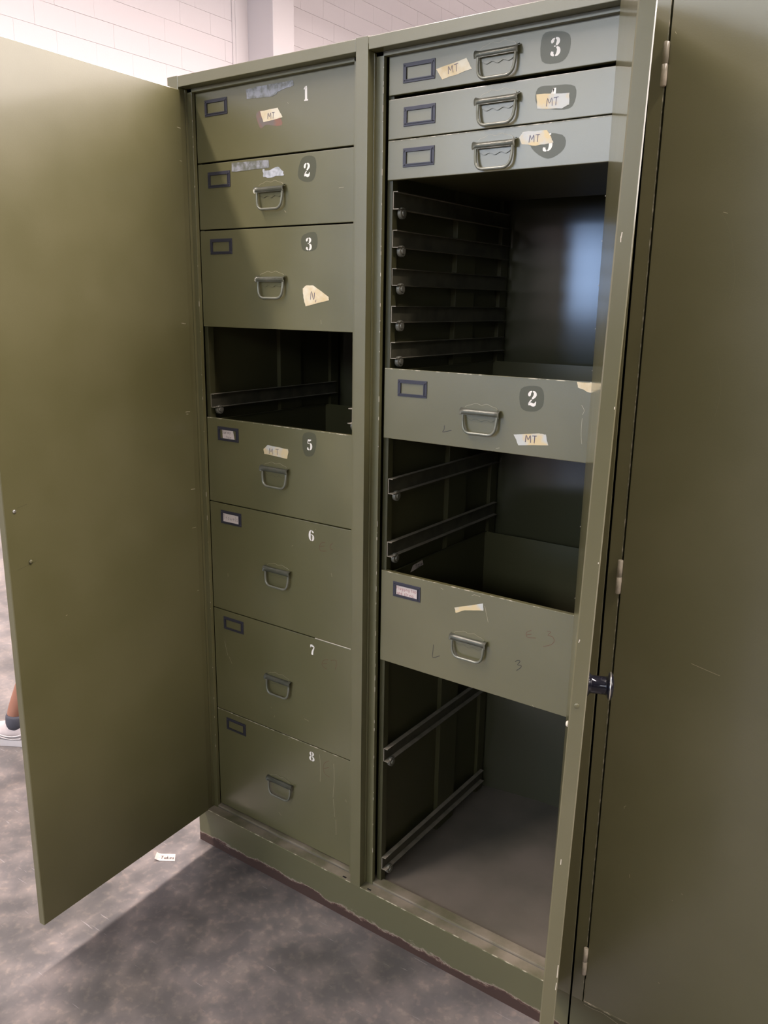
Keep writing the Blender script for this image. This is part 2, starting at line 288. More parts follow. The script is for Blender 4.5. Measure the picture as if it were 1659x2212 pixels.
M = {
 'tape_D1': [(0.2127, 1.8895), (0.2639, 1.8912), (0.2769, 1.8711), (0.222, 1.8668)],
 'stain_D1a': [(0.2001, 1.8841), (0.2127, 1.8911), (0.2299, 1.8866), (0.2683, 1.872), (0.2752, 1.8565), (0.2535, 1.8563), (0.2292, 1.8611), (0.2142, 1.8549), (0.2056, 1.8668)],
 'clear_D1': [(0.1717, 1.9375), (0.2116, 1.9392), (0.3073, 1.9394), (0.3094, 1.9289), (0.2694, 1.9225), (0.25, 1.915), (0.1735, 1.9182)],
 'clear_D2': [(0.1222, 1.7927), (0.2348, 1.7899), (0.2369, 1.7744), (0.166, 1.7733), (0.1214, 1.7737)],
 'scrap_D2': [(0.2169, 1.7717), (0.2268, 1.7683), (0.2615, 1.7743), (0.2787, 1.7629), (0.2781, 1.7545), (0.2463, 1.7539), (0.219, 1.7558)],
 'tape_D3': [(0.33, 1.5195), (0.3401, 1.526), (0.36, 1.526), (0.4029, 1.5023), (0.404, 1.4951), (0.3377, 1.4816), (0.3319, 1.5003)],
 'tape_D5': [(0.2028, 1.1498), (0.2173, 1.1604), (0.2809, 1.157), (0.2815, 1.1482), (0.2773, 1.1343), (0.2509, 1.1357), (0.2045, 1.1378)],
 'tape_Ra': [(0.6603, 1.9131), (0.7241, 1.9235), (0.7366, 1.904), (0.6742, 1.8937)],
 'tape_Rb': [(0.867, 1.8462), (0.9285, 1.8415), (0.9292, 1.8233), (0.9164, 1.8184), (0.8704, 1.8228)],
 'tape_Rc': [(0.838, 1.7795), (0.8445, 1.7881), (0.8907, 1.7869), (0.899, 1.7755), (0.9046, 1.7653), (0.8713, 1.7633), (0.8438, 1.768)],
 'tape_R2edge': [(0.9793, 1.3589), (1.02, 1.3585), (1.0132, 1.3427), (1.0036, 1.3414), (0.9817, 1.3492)],
 'tape_R2': [(0.8586, 1.2508), (0.9114, 1.2584), (0.9248, 1.2575), (0.9314, 1.238), (0.87, 1.2313)],
 'tape_R3': [(0.7431, 0.872), (0.81, 0.8969), (0.812, 0.8815), (0.7682, 0.8721), (0.7469, 0.8613)],
 'patch_D2': [(0.3308, 1.7856), (0.3632, 1.7863), (0.3699, 1.7646), (0.3606, 1.7405), (0.3373, 1.7387), (0.3187, 1.7517)],
 'patch_D3': [(0.3292, 1.6287), (0.3627, 1.6368), (0.3723, 1.6232), (0.3683, 1.6019), (0.3467, 1.5972), (0.329, 1.6028)],
 'patch_D5': [(0.3295, 1.1989), (0.3613, 1.2021), (0.3667, 1.1797), (0.3572, 1.1526), (0.3346, 1.1485), (0.3253, 1.1694)],
 'patch_Ra': [(0.8729, 1.9379), (0.9003, 1.9399), (0.9226, 1.9304), (0.9228, 1.9045), (0.9074, 1.8913), (0.8738, 1.8974)],
 'patch_Rb': [(0.869, 1.8555), (0.8989, 1.8566), (0.9376, 1.8503), (0.9345, 1.8195), (0.9016, 1.8184), (0.8688, 1.83)],
 'patch_Rc': [(0.8624, 1.7821), (0.9194, 1.7768), (0.9248, 1.7539), (0.8958, 1.74), (0.8639, 1.7591)],
 'patch_R2': [(0.8689, 1.3388), (0.9021, 1.3459), (0.915, 1.3356), (0.915, 1.31), (0.8982, 1.2983), (0.8711, 1.3031)],
 'ink_R2': [[(0.7035, 1.2536), (0.703, 1.2454), (0.6999, 1.2398), (0.7113, 1.2427), (0.7205, 1.2454)]],
 'ink_R3': [[(0.695, 0.7761), (0.6934, 0.7587), (0.6939, 0.7455), (0.7112, 0.7542)], [(0.8892, 0.7895), (0.8947, 0.7936), (0.9005, 0.7937), (0.8953, 0.7843), (0.903, 0.7853), (0.9022, 0.7798), (0.8934, 0.7712)]],
 'brown_R3': [[(0.9208, 0.865), (0.9117, 0.8598), (0.9102, 0.8531), (0.9143, 0.8486), (0.931, 0.8518)], [(0.9538, 0.8721), (0.9618, 0.8723), (0.9562, 0.8637), (0.9654, 0.8634), (0.9702, 0.8563), (0.9647, 0.8465), (0.948, 0.8378)], [(0.9102, 0.8531), (0.9213, 0.8574)]],
 'brown_D6': [[(0.392, 0.9516), (0.3806, 0.948), (0.3749, 0.9378), (0.3787, 0.9287), (0.3957, 0.931)], [(0.3749, 0.9384), (0.3901, 0.9421)], [(0.4144, 0.9541), (0.4069, 0.9452), (0.4088, 0.938), (0.4144, 0.9375)]],
 'brown_D7': [[(0.4011, 0.6604), (0.3874, 0.655), (0.3815, 0.6435), (0.3874, 0.637), (0.3971, 0.6348)], [(0.3835, 0.6447), (0.3972, 0.6495)], [(0.4088, 0.6608), (0.4261, 0.664), (0.4223, 0.6402)]],
 'brown_D8': [[(0.4028, 0.3907), (0.3887, 0.3787), (0.3846, 0.3632), (0.3907, 0.3496), (0.4048, 0.3461)], [(0.3867, 0.3639), (0.4028, 0.3716)]],
 'scr_D1': [[(0.2916, 1.8982), (0.294, 1.896)]],
 'scr_D2': [[(0.2792, 1.6833), (0.284, 1.679)], [(0.4304, 1.7207), (0.4436, 1.7212)]],
 'scr_D3': [[(0.2798, 1.6838), (0.2838, 1.6799)], [(0.3813, 1.4536), (0.3821, 1.4447)]],
 'scr_D6': [[(0.0678, 0.8103), (0.0682, 0.8001)], [(0.4099, 0.8803), (0.4125, 0.8716)], [(0.289, 0.9235), (0.293, 0.9258)], [(0.3618, 0.9781), (0.3645, 0.9773)]],
 'scr_D7': [[(0.0478, 0.6176), (0.053, 0.5957), (0.0579, 0.5791)], [(0.0625, 0.5768), (0.0734, 0.5582)], [(0.2238, 0.4564), (0.2206, 0.4501)], [(0.2111, 0.4766), (0.2124, 0.4741)], [(0.324, 0.4798), (0.3384, 0.4776)]],
 'scr_D8': [[(0.3726, 0.3973), (0.3757, 0.3634), (0.3743, 0.3224)], [(0.4181, 0.3877), (0.4195, 0.3418), (0.416, 0.2936)], [(0.4169, 0.29), (0.4214, 0.2404)], [(0.425, 0.234), (0.426, 0.1904)], [(0.4556, 0.3033), (0.4583, 0.2966)], [(0.2309, 0.1774), (0.2407, 0.1709)], [(0.2683, 0.4063), (0.276, 0.4079)]],
 'scr_R2': [[(0.9908, 1.3178), (0.9964, 1.3089), (0.9937, 1.3008)], [(0.9936, 1.2945), (0.9938, 1.2662), (0.9966, 1.2474)], [(0.8223, 1.2199), (0.8297, 1.2217)]],
 'scr_R3': [[(0.7076, 0.9085), (0.7141, 0.906)], [(0.7831, 0.9078), (0.789, 0.911), (0.7952, 0.9105), (0.8033, 0.9097)], [(0.9329, 0.7065), (0.937, 0.7032)], [(0.8143, 0.8922), (0.824, 0.8587)]],
 'tape_inner': [(0.5695, 0.1263, 0.8914), (0.5695, 0.1358, 0.9057), (0.5695, 0.176, 0.9092), (0.5695, 0.1803, 0.8966), (0.5695, 0.1385, 0.8924)],
 'brace': [(0.5565, 0.348, 1.451), (0.5565, 0.3145, 1.4178)],
 'paper': [(-0.068, -0.1414), (-0.0863, -0.118), (-0.0438, -0.0887), (-0.0224, -0.1097)],
 'door_scr': [(-0.4077, 0.819), (-0.3963, 0.8177)],
 'c2': [[(1.2385, 0.8955), (1.258, 0.8916), (1.2872, 0.8862)], [(1.1487, 0.5752), (1.1483, 0.5796), (1.1513, 0.5823)], [(1.1706, 0.4427), (1.1716, 0.4353)], [(1.2673, 0.4454), (1.2699, 0.4449)], [(1.2525, 0.4245), (1.2537, 0.4232)], [(1.245, 0.2365), (1.2476, 0.2354)], [(1.1053, 0.1038), (1.1252, 0.1033), (1.1461, 0.1052), (1.1792, 0.0977)], [(1.1111, 1.8977), (1.1132, 1.8943)], [(1.2101, 1.6339), (1.217, 1.632)]],
 'c2b': [[(1.2082, 1.633), (1.2255, 1.5987), (1.2379, 1.5372), (1.2329, 1.5026)], [(1.2257, 1.41), (1.2361, 1.3669), (1.2317, 1.3221)], [(1.1264, 1.3438), (1.1368, 1.34), (1.1398, 1.3255)]],
}

YD = 0.0355

# ------------------------------------------------------------------ room
XW = -5.35
def wall_left():
    bm = NB()
    # block face with recessed bed joints: individual courses (0.2 m) with slightly rounded edges, joints set back
    y0, y1 = -9.0, 20.0; zc = 3.92-0.2*19.0   # course lines at 3.92 +/- 0.2k
    box(bm, XW-0.2, XW-0.006, y0, y1, 0, 7.6)
    k = 0; z = zc-0.2
    rnd = random.Random(3)
    while z < 7.6:
        a = max(z+0.003, 0.0); b = min(z+0.2-0.003, 7.6)
        if b > a+0.01:
            if z < 3.0: box(bm, XW-0.006, XW, y0, y1, a, b)
            else:
                y = y0-(0.2 if k % 2 else 0.0)
                while y < y1:
                    ya, yb = max(y+0.0005, y0), min(y+0.3995, y1)
                    j = rnd.uniform(-0.0012, 0.0012)
                    if yb > ya: box(bm, XW-0.006, XW+j, ya, yb, a+rnd.uniform(-.001, .001), b+rnd.uniform(-.001, .0015))
                    y += 0.4
        z += 0.2; k += 1
    return struct('wall_left', bm, BLOCK)
wall_left()
WX0, WX1, WZ0, WZM, WZ1 = -4.3, -1.4, 1.35, 2.5, 4.6
GLOW_SIDE = mat('added_glow_side', (0.7, 0.7, 0.7), 0.3, emit=(1.0, 0.93, 0.93), estr=8.5)
GLOW_UPPER = mat('added_glow_upper', (0.5, 0.6, 0.8), 0.3, emit=(0.86, 0.92, 1.0), estr=8.5)
bm = NB(); box(bm, -5.55, 12.2, -9.2, 20.2, -0.2, 0); struct('floor', bm, FLOORM)
CEIL = mat('ceiling_white', (0.55, 0.52, 0.51), 0.8); PLAIN = mat('painted_wall_plain', (0.40, 0.385, 0.385), 0.7)
bm = NB(); box(bm, -5.55, 12.2, -9.2, 20.2, 7.6, 7.8); struct('ceiling', bm, CEIL)
bm = NB(); box(bm, 12.0, 12.2, -9.0, 20.0, 0, 7.6); struct('wall_right', bm, PLAIN)
bm = NB(); box(bm, 11.97, 12.0, 2.0, 16.0, 2.5, 5.3); struct('side_glow_panel', bm, GLOW_SIDE)  # unseen glowing panel added to brighten the left door's sheen
bm = NB(); box(bm, -5.35, 12.0, 20.0, 20.2, 0, 7.6); struct('wall_back', bm, PLAIN)
# front wall behind the camera, with a big daylight window
bm = NB()
box(bm, -5.35, WX0, -9.2, -9.0, 0, 7.6); box(bm, WX1, 12.0, -9.2, -9.0, 0, 7.6)
box(bm, WX0, WX1, -9.2, -9.0, 0, WZ0); box(bm, WX0, WX1, -9.2, -9.0, WZ1, 5.6)
struct('wall_front', bm, PLAIN)
DAY = mat('window_daylight', (0.5, 0.6, 0.8), 0.3, emit=(0.42, 0.62, 1.0), estr=9.0)
bm = NB(); box(bm, WX0, WX1, -9.16, -9.14, WZ0, WZM); wn = struct('window_1', bm, DAY)
bm = NB(); box(bm, -4.9, 5.0, -9.0, -8.98, 3.1, 4.4); struct('upper_glow_panel', bm, GLOW_UPPER)  # unseen glowing panel added for the sheen on upper drawers and closed door
bm = NB()
for x in (WX0+0.04, (WX0+WX1)/2, WX1-0.04): box(bm, x-0.03, x+0.03, -9.13, -9.06, WZ0, WZ1)
for z in (WZ0+0.03, (WZ0+WZ1)/2, WZ1-0.03): box(bm, WX0, WX1, -9.13, -9.06, z-0.03, z+0.03)
obj('window_frame', bm, PLAIN, wn)
DARK_PANEL = mat('added_dark_panel', (0.07, 0.07, 0.065), 0.5)
bm = NB(); box(bm, XW, 12.0, -9.0, -8.985, 0, 1.3); struct('dark_panel_front', bm, DARK_PANEL)  # unseen dark panel added to darken what the enamel reflects
bm = NB(); box(bm, 11.985, 12.0, -9.0, 20.0, 0, 1.8); struct('dark_panel_right', bm, DARK_PANEL)  # second added dark panel, cuts reflections and bounce from this side
# pilaster and pipe against the left wall
PILM = mat('painted_pilaster', (0.61, 0.565, 0.56), 0.5)
bm = NB(); box(bm, XW, -4.97, 5.72, 6.05, 0, 7.6, bevel=0.004); struct('trim_1', bm, PILM)
bm = NB(); box(bm, XW, XW+0.02, 5.54, 5.72, 0, 7.6, bevel=0.003); box(bm, XW, XW+0.012, 5.50, 5.54, 0, 7.6); struct('trim_2', bm, PILM)
HOUS = mat('fixture_white', (0.8, 0.8, 0.8), 0.5)
for i, (x, e, yc, ln) in enumerate(STRIPS):
    bm = NB(); box(bm, x-0.14, x+0.14, yc-ln/2-0.05, yc+ln/2+0.05, ZL, ZL+0.08, bevel=0.01)
    for yy in (yc-ln/2+0.3, yc+ln/2-0.3): tube(bm, [(x, yy, ZL+0.07), (x, yy, 7.59)], 0.006, 6)
    tag(obj('strip_light', bm, HOUS, loc=(x, yc, ZL)), ['long white strip light overhead between cabinet and block wall', 'long white strip light overhead above the right olive cabinet', 'long white strip light overhead, second row right of the olive cabinets', 'long white strip light overhead farthest right in the hall'][i], 'ceiling light', 'strip lights under the ceiling')

# ------------------------------------------------------------------ cabinet frame (two bays) built at x offset ox
def carcass(parent, ox, open_bays=True):
    def X(v): return v+ox
    xa, xb = X(-0.041), X(1.0735); DP = 0.60; ZT = 1.98
    bm = NB(); box(bm, xa, xb, 0.0005, DP, ZT-0.012, ZT-0.001); obj('top_panel', bm, GREEN, parent)
    for s, (a, b) in (('l', (xa, xa+0.0015)), ('r', (xb-0.0015, xb))):
        bm = NB(); box(bm, a, b, 0.0005, DP, 0.0, ZT-0.001); obj('side_panel', bm, GREEN, parent)
    bm = NB(); box(bm, xa, xb, 0.0, 0.012, 0.0, 0.1075, 0, 0.0)
    if open_bays: bm2 = bm
    obj('plinth', bm, PLINTH, parent)
    # front frame: posts + top rail (with small seams between the pieces) + returns + stops
    bm = NB(); g = 0.0006; bv = 0.0012
    PZ0 = 0.109
    posts = [(-0.041, -0.006, 'l'), (0.4995, 0.5285, 'm'), (1.0335, 1.0735, 'r')] if open_bays else [(-0.041, -0.0176, 'l'), (1.0355, 1.0735, 'r')]
    for a, b, k in posts: box(bm, X(a), X(b), -0.0004 if k == 'm' else 0.0, 0.026, 0.1072, ZT+0.001, 0, bv if k != 'm' else 0.0006)
    for a, b in (((-0.006, 0.4995), (0.5285, 1.0335)) if open_bays else ((-0.0176, 1.0355),)):
        box(bm, X(a)+g, X(b)-g, 0.0003, 0.026, 1.957, ZT, 0, bv)
    obj('front_frame', bm, GREEN, parent)
    # door stops: flange ring behind the frame
    for a, b in ((-0.006, 0.4995), (0.5285, 1.0335)):
        bm = NB(); w1, w2 = (0.0165, 0.023) if a < 0 else (0.0195, 0.0075)
        if not open_bays: a -= 0.009
        box(bm, X(a), X(a)+w1, 0.0245, 0.0345, 0.109, 1.957, 0, 0.0008)
        box(bm, X(b)-w2, X(b), 0.0245, 0.0345, 0.109, 1.957, 0, 0.0008)
        box(bm, X(a), X(b), 0.0245, 0.0345, 1.9485, 1.957, 0, 0.0008)
        # thin rib beside the jamb
        box(bm, X(a)+0.0002, X(a)+0.0025, 0.018, 0.0245, 0.112, 1.955, 0, 0.0005)
        rnd = random.Random(int(abs(a)*1000)+5)
        if open_bays:
            z = 0.2
            while z < 1.93:            # chipped paint along the stop edge
                if rnd.random() < (0.62 if a > 0 else 0.30):
                    h = rnd.choice((.0015, .002, .003, .004, .007, .012)); e = X(a)+w1
                    box(bm, e-rnd.uniform(.0005, .0012), e+0.0001, 0.02435, 0.0247, z, z+h, 1)
                z += rnd.uniform(0.012, 0.05)
        obj('door_stop', bm, [GREEN, CHIP], parent)
        # sill tray with a step
        bm = NB(); box(bm, X(a), X(b), 0.0, 0.026, 0.1075, 0.109, 0, 0.0004)
        box(bm, X(a)+.002, X(b)-.002, 0.0262, 0.052, 0.1085, 0.1165, 0, 0.0007)
        box(bm, X(a)+.001, X(b)-.001, -0.0003, 0.0006, 0.1072, 0.1094, 1)
        for hx in ((0.476, 0.552) if open_bays else ()):
            if a < hx < b:
                box(bm, X(hx)-0.0055, X(hx)+0.0055, 0.0045, 0.0085, 0.1088, 0.1093, 2, 0.0001)
                box(bm, X(hx)-0.010, X(hx)-0.002, -0.0005, 0.0022, 0.1080, 0.1096, 1)
        obj('sill', bm, [SILL, EDGEM, HOLE], parent)
    if not open_bays:
        bm = NB(); box(bm, xa, xb, DP-0.004, DP-0.002, 0.0, ZT); obj('back_panel', bm, GREEN, parent); return
    # interior
    bm = NB(); box(bm, X(0.4995), X(0.5285), 0.026, DP-0.004, 0.1, ZT-0.012); obj('centre_partition', bm, GREEN_SHADE, parent)
    bm = NB()
    for a, b in ((-0.039, 0.4995), (0.5285, 1.0715)):
        bmp = NB(); box(bmp, X(a), X(b), 0.026, DP-0.004, 0.106, 0.112); obj('bottom_shelf', bmp, DUSTY, parent)
    bm.free()
    for a, b in ((-0.039, 0.4995), (0.5285, 1.0715)):
        bmp = NB(); n = 12; t = 0.0
        # back sheet, bow shaped to bring the blue window's reflection into view
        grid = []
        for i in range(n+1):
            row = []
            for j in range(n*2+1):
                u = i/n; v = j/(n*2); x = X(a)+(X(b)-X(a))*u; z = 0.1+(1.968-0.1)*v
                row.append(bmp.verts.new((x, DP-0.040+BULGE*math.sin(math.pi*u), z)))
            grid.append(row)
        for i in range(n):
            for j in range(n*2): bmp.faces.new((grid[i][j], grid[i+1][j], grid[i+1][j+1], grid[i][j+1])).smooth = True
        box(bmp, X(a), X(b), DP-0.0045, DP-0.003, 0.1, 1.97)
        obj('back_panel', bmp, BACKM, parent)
    # side liners and uprights
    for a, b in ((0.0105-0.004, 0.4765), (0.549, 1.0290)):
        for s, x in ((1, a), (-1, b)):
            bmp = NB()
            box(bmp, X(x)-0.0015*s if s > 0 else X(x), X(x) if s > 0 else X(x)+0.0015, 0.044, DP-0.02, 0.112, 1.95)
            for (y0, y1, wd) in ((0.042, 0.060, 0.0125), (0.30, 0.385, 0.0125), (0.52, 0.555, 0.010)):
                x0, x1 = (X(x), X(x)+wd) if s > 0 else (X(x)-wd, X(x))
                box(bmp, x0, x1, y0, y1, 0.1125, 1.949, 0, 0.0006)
            obj('side_liner', bmp, GREEN_SHADE, parent)
BULGE = 0.034

def slide(parent, x, s, zt, y0=0.043, y1=0.535, tilt=0.0):
    """drawer slide on wall x, protruding towards s; zt = top edge height"""
    bm = NB(); H = 0.034
    def P(d, y, z): return Vector((x+s*d, y, zt+z+tilt*(y-y0)))
    # section: web, top flange, bottom flange with lip; extruded in depth
    sec = [(0.013, 0.0), (0.0245, 0.0), (0.0245, -0.0015), (0.0145, -0.0015), (0.0145, -H+0.0015), (0.0270, -H+0.0015), (0.0270, -H), (0.013, -H)]
    a = [bm.verts.new(P(d, y0, z)) for d, z in sec]; b = [bm.verts.new(P(d, y1, z)) for d, z in sec]; n = len(sec)
    for i in range(n): bm.faces.new((a[i], b[i], b[(i+1) % n], a[(i+1) % n]))
    fe = bm.faces.new(a); bm.faces.new(b[::-1])
    bm.normal_update()
    for f in bm.faces:
        zs_ = [v.co.z for v in f.verts]; f.material_index = 1 if (max(zs_)-min(zs_) < abs(tilt)*1.0+0.0009) else 0
    fe.material_index = 1  # front end gets the pale painted-light colour too
    sl = obj('drawer_slide', bm, [RAIL, RAILTOP], parent)
    bm = NB(); c = P(0.0135, y0+0.020, -H-0.006)
    lathe(bm, c, (s, 0, 0), [(0, 0.0045), (0.004, 0.0045), (0.004, 0.0105), (0.006, 0.0112), (0.0115, 0.0112), (0.0125, 0.0100), (0.0125, 0.0062), (0.0148, 0.0055), (0.0150, 0.0)], 28)
    for f in bm.faces: f.smooth = False
    for v in bm.verts: pass
    obj('roller', bm, ROLL, sl, loc=c)

# ------------------------------------------------------------------ drawer
HND = 0.0435
def handle(dr, cx, zh):
    """hood top line at zh, centred cx on the drawer face"""
    yf = YD
    bm = NB()
    # scalloped backing plate
    top = []; n = 36; w2 = 0.036
    for i in range(n+1):
        u = i/n; x = -w2+2*w2*u
        sc = 0.0110-0.009*abs(2*u-1)**5 + 0.0014*math.cos(2*math.pi*u*3)
        top.append((cx+x, zh+sc))
    bot = []
    for i in range(n+1):
        u = 1-i/n; x = -w2+2*w2*u
        sc = -0.0185+0.0018*math.cos(2*math.pi*u*3)-0.002*(1-abs(2*u-1)**2)
        bot.append((cx+x*0.93, zh+sc))
    prism(bm, [(x, yf, z) for x, z in top+bot], (0, -0.0012, 0))
    for i in range(len(top)-1): ribbon(bm, [top[i], top[i+1]], 0.0005, lambda a, b, l: Vector((a, yf-0.0013, b)), 1)
    for i in range(len(bot)-1): ribbon(bm, [bot[i], bot[i+1]], 0.0006, lambda a, b, l: Vector((a, yf-0.0013, b)), 2)
    obj('handle_plate', bm, [GREEN, SCRATCH, PATCHM], dr)
    bm = NB()
    # rolled hood, ends flared to points
    seg = 10; n = 16; rings = []
    for i in range(n+1):
        u = i/n; x = cx-HND+2*HND*u; e = abs(2*u-1)
        r = 0.0068+(0.0020*((e-.84)/.16) if e > 0.84 else 0)
        ring = []
        for k in range(seg+1):
            a = math.radians(105-150*k/seg)
            ring.append(bm.verts.new((x, yf-0.0030-r*math.cos(a), zh-0.0062+r*math.sin(a))))
        rings.append(ring)
    for i in range(n):
        for k in range(seg): bm.faces.new((rings[i][k], rings[i+1][k], rings[i+1][k+1], rings[i][k+1])).smooth = True
    bmesh.ops.solidify(bm, geom=list(bm.faces), thickness=0.0009)
    obj('handle_hood', bm, HANDLE, dr)
    bm = NB(); r = 0.0028; hw = 0.0375; dz = 0.0465; rc = 0.016
    pts = [(cx-hw+0.004, zh-0.0045), (cx-hw, zh-0.009), (cx-hw+0.0005, zh-dz+rc+0.006)]
    for k in range(7):
        t = math.pi*1.0+math.pi/2*k/6; pts.append((cx-hw+0.0015+rc+rc*math.cos(t), zh-dz+rc+rc*math.sin(t)))
    for k in range(7):
        t = math.pi*1.5+math.pi/2*k/6; pts.append((cx+hw-0.0015-rc+rc*math.cos(t), zh-dz+rc+rc*math.sin(t)))
    pts += [(cx+hw-0.0005, zh-dz+rc+0.006), (cx+hw, zh-0.009), (cx+hw-0.004, zh-0.0045)]
    tube(bm, [(x, yf-0.0052-(0.004*(zh-z)/dz), z) for x, z in pts], r, 12)
    obj('handle_bail', bm, HANDLE, dr)

def holder(dr, x0, zt, w=0.0715, h=0.0345, card=None, crest=None):
    bm = NB(); y = YD; b = 0.0075; t = 0.0016
    box(bm, x0, x0+w, y-t, y-0.0001, zt-b, zt, 0, 0.0005); box(bm, x0, x0+w, y-t, y-0.0001, zt-h, zt-h+b*0.8, 0, 0.0005)
    box(bm, x0, x0+b*1.05, y-t+0.0001, y-0.0002, zt-h+b*0.8, zt-b, 0); box(bm, x0+w-b*1.05, x0+w, y-t+0.0001, y-0.0002, zt-h+b*0.8, zt-b, 0)
    # raised inner lip
    for (a0, a1, c0, c1) in ((x0+b*.75, x0+w-b*.75, zt-b*.95, zt-b*.7), (x0+b*.75, x0+w-b*.75, zt-h+b*.55, zt-h+b*.8), (x0+b*.8, x0+b*1.05, zt-h+b*.8, zt-b*.95), (x0+w-b*1.05, x0+w-b*.8, zt-h+b*.8, zt-b*.95)):
        box(bm, a0, a1, y-t-0.0012, y-t+0.0002, c0, c1, 0)
    for px in (x0+0.0035, x0+w-0.0035):
        for pz in (zt-0.0045, zt-h+0.0045): lathe(bm, (px, y-t+.0002, pz), (0, -1, 0), [(0, .0016), (.0008, .0013), (.0011, 0)], 8)
    obj('label_holder', bm, BLUEM, dr)
    if card:
        bm = NB(); q, lines, inkm, lh = card
        fm = lambda a, c, l: Vector((a, y-0.0007-l, c))
        poly(bm, jag(q, 0.0002, 3), fm, 0.0, 0, 0.0003)
        xs = [p[0] for p in q]; zs = [p[1] for p in q]
        nl = len(lines); tx = min(xs)+0.002
        ang = math.atan2(q[1][1]-q[0][1], q[1][0]-q[0][0])
        for i, ln in enumerate(lines):
            txt, dx = ln if isinstance(ln, tuple) else (ln, 0)
            bx = q[0][0]+0.0015+dx; bz = q[0][1]-(i+1)*lh*1.5+0.001
            write(bm, txt, lambda u, v, l: Vector((bx+u*math.cos(ang)-v*math.sin(ang), y-0.0007-l, bz+u*math.sin(ang)+v*math.cos(ang))), lh, 0.0006, 1, 0.0003)
        obj('label_card', bm, [CARD, inkm], dr)

def tape(dr, pts, m, text=None, th=0.016, at=None, rot=0.0, ink=INK, name='masking_tape', lift=0.0006, lw=0.001, seed=1, amp=0.0006):
    bm = NB(); fm = lambda a, c, l: Vector((a, YD-l, c))
    q = jag(pts, amp, 4, seed)
    poly(bm, q, fm, lift, 0, 0.0003)
    if text:
        cx, cz = at
        ca, sa = math.cos(rot), math.sin(rot)
        write(bm, text, lambda u, v, l: Vector((cx+u*ca-v*sa, YD-l, cz+u*sa+v*ca)), th, lw, 1, lift+0.0003)
    return obj(name, bm, [m, ink], dr)

FACE_MATS = [GREEN, PATCHM, WHITE, SCRATCH, BLACKINK, BROWNINK, EDGEM, STAIN, GREEN_SHADE]
def drawer(parent, x0, x1, z0, z1, number=None, patch=None, scr=(), ink=(), brown=(), numx=None, numz=None, stain=None, nh=0.026, top_highlight=False, ytip=0.0, visible_box=True, depth=0.483):
    bm = NB(); fm = lambda a, c, l: Vector((a, YD-l, c))
    box(bm, x0, x1, YD, YD+0.012, z0, z1, 0, 0.0012)
    bx0, bx1 = x0+0.0155, x1-0.0155; bt = z1-0.004; bb = z0+0.006; t = 0.0012
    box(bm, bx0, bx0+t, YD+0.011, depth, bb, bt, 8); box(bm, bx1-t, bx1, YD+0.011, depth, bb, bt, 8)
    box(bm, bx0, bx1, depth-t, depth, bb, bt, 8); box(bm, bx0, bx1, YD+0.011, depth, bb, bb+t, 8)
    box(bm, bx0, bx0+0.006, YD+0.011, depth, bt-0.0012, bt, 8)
    if top_highlight: box(bm, x0+0.001, x1-0.001, YD-0.0003, YD+0.0012, z1-0.0012, z1+0.0003, 6)  # pale strip paints a highlight along the top edge
    if patch: poly(bm, blob(patch, 4), fm, 0.0002, 1)
    if stain: poly(bm, blob(stain, 3), fm, 0.0002, 7)
    if number:
        s = nh
        for pts, wd in DIG[number]:
            ribbon(bm, [(numx+(a-0.31)*s, numz+(b-0.5)*s) for a, b in resample(pts, 4)] if len(pts) > 2 else [(numx+(a-0.31)*s, numz+(b-0.5)*s) for a, b in pts],
                   [v[0]*s*1.12 for v in resample([(q,) for q in wd], 4)] if len(pts) > 2 else [q*s*1.12 for q in wd], fm, 2, 0.0004)
    for L in scr: ribbon(bm, resample(L, 3) if len(L) > 2 else L, 0.0007, fm, 3, 0.0003)
    for L in ink: ribbon(bm, resample(L, 3) if len(L) > 2 else L, 0.0012, fm, 4, 0.0003)
    for L in brown: ribbon(bm, resample(L, 3) if len(L) > 2 else L, 0.0010, fm, 5, 0.0003)
    return obj('drawer', bm, FACE_MATS, parent)

# ------------------------------------------------------------------ the open cabinet
cab = thing('storage_cabinet', 'tall olive green two-bay steel cabinet with open doors and numbered drawers', 'cabinet', (0.516, 0.30, 0.0))
carcass(cab, 0.0)
for z in (1.707, 1.634, 1.560, 1.486, 1.413): 
    slide(cab, 0.549, 1, z); slide(cab, 1.0290, -1, z)
for z, tl in ((1.124, 0.0), (0.982, -0.035), (0.477, -0.03), (0.183, 0.03)):
    slide(cab, 0.549, 1, z, tilt=0 if z < 0.4 else 0); slide(cab, 1.0290, -1, z)
slide(cab, 0.0065, 1, 1.2665); slide(cab, 0.4765, -1, 1.2665)
for z in (1.447, 1.375, 1.52):
    bm = NB(); prism(bm, [(0.5505, 0.30, z-0.012), (0.5505, 0.305, z-0.012), (0.5505, 0.345, z+0.028), (0.5505, 0.34, z+0.028)], (0.006, 0, 0))
    obj('slide_bracket', bm, GREEN_SHADE, cab)

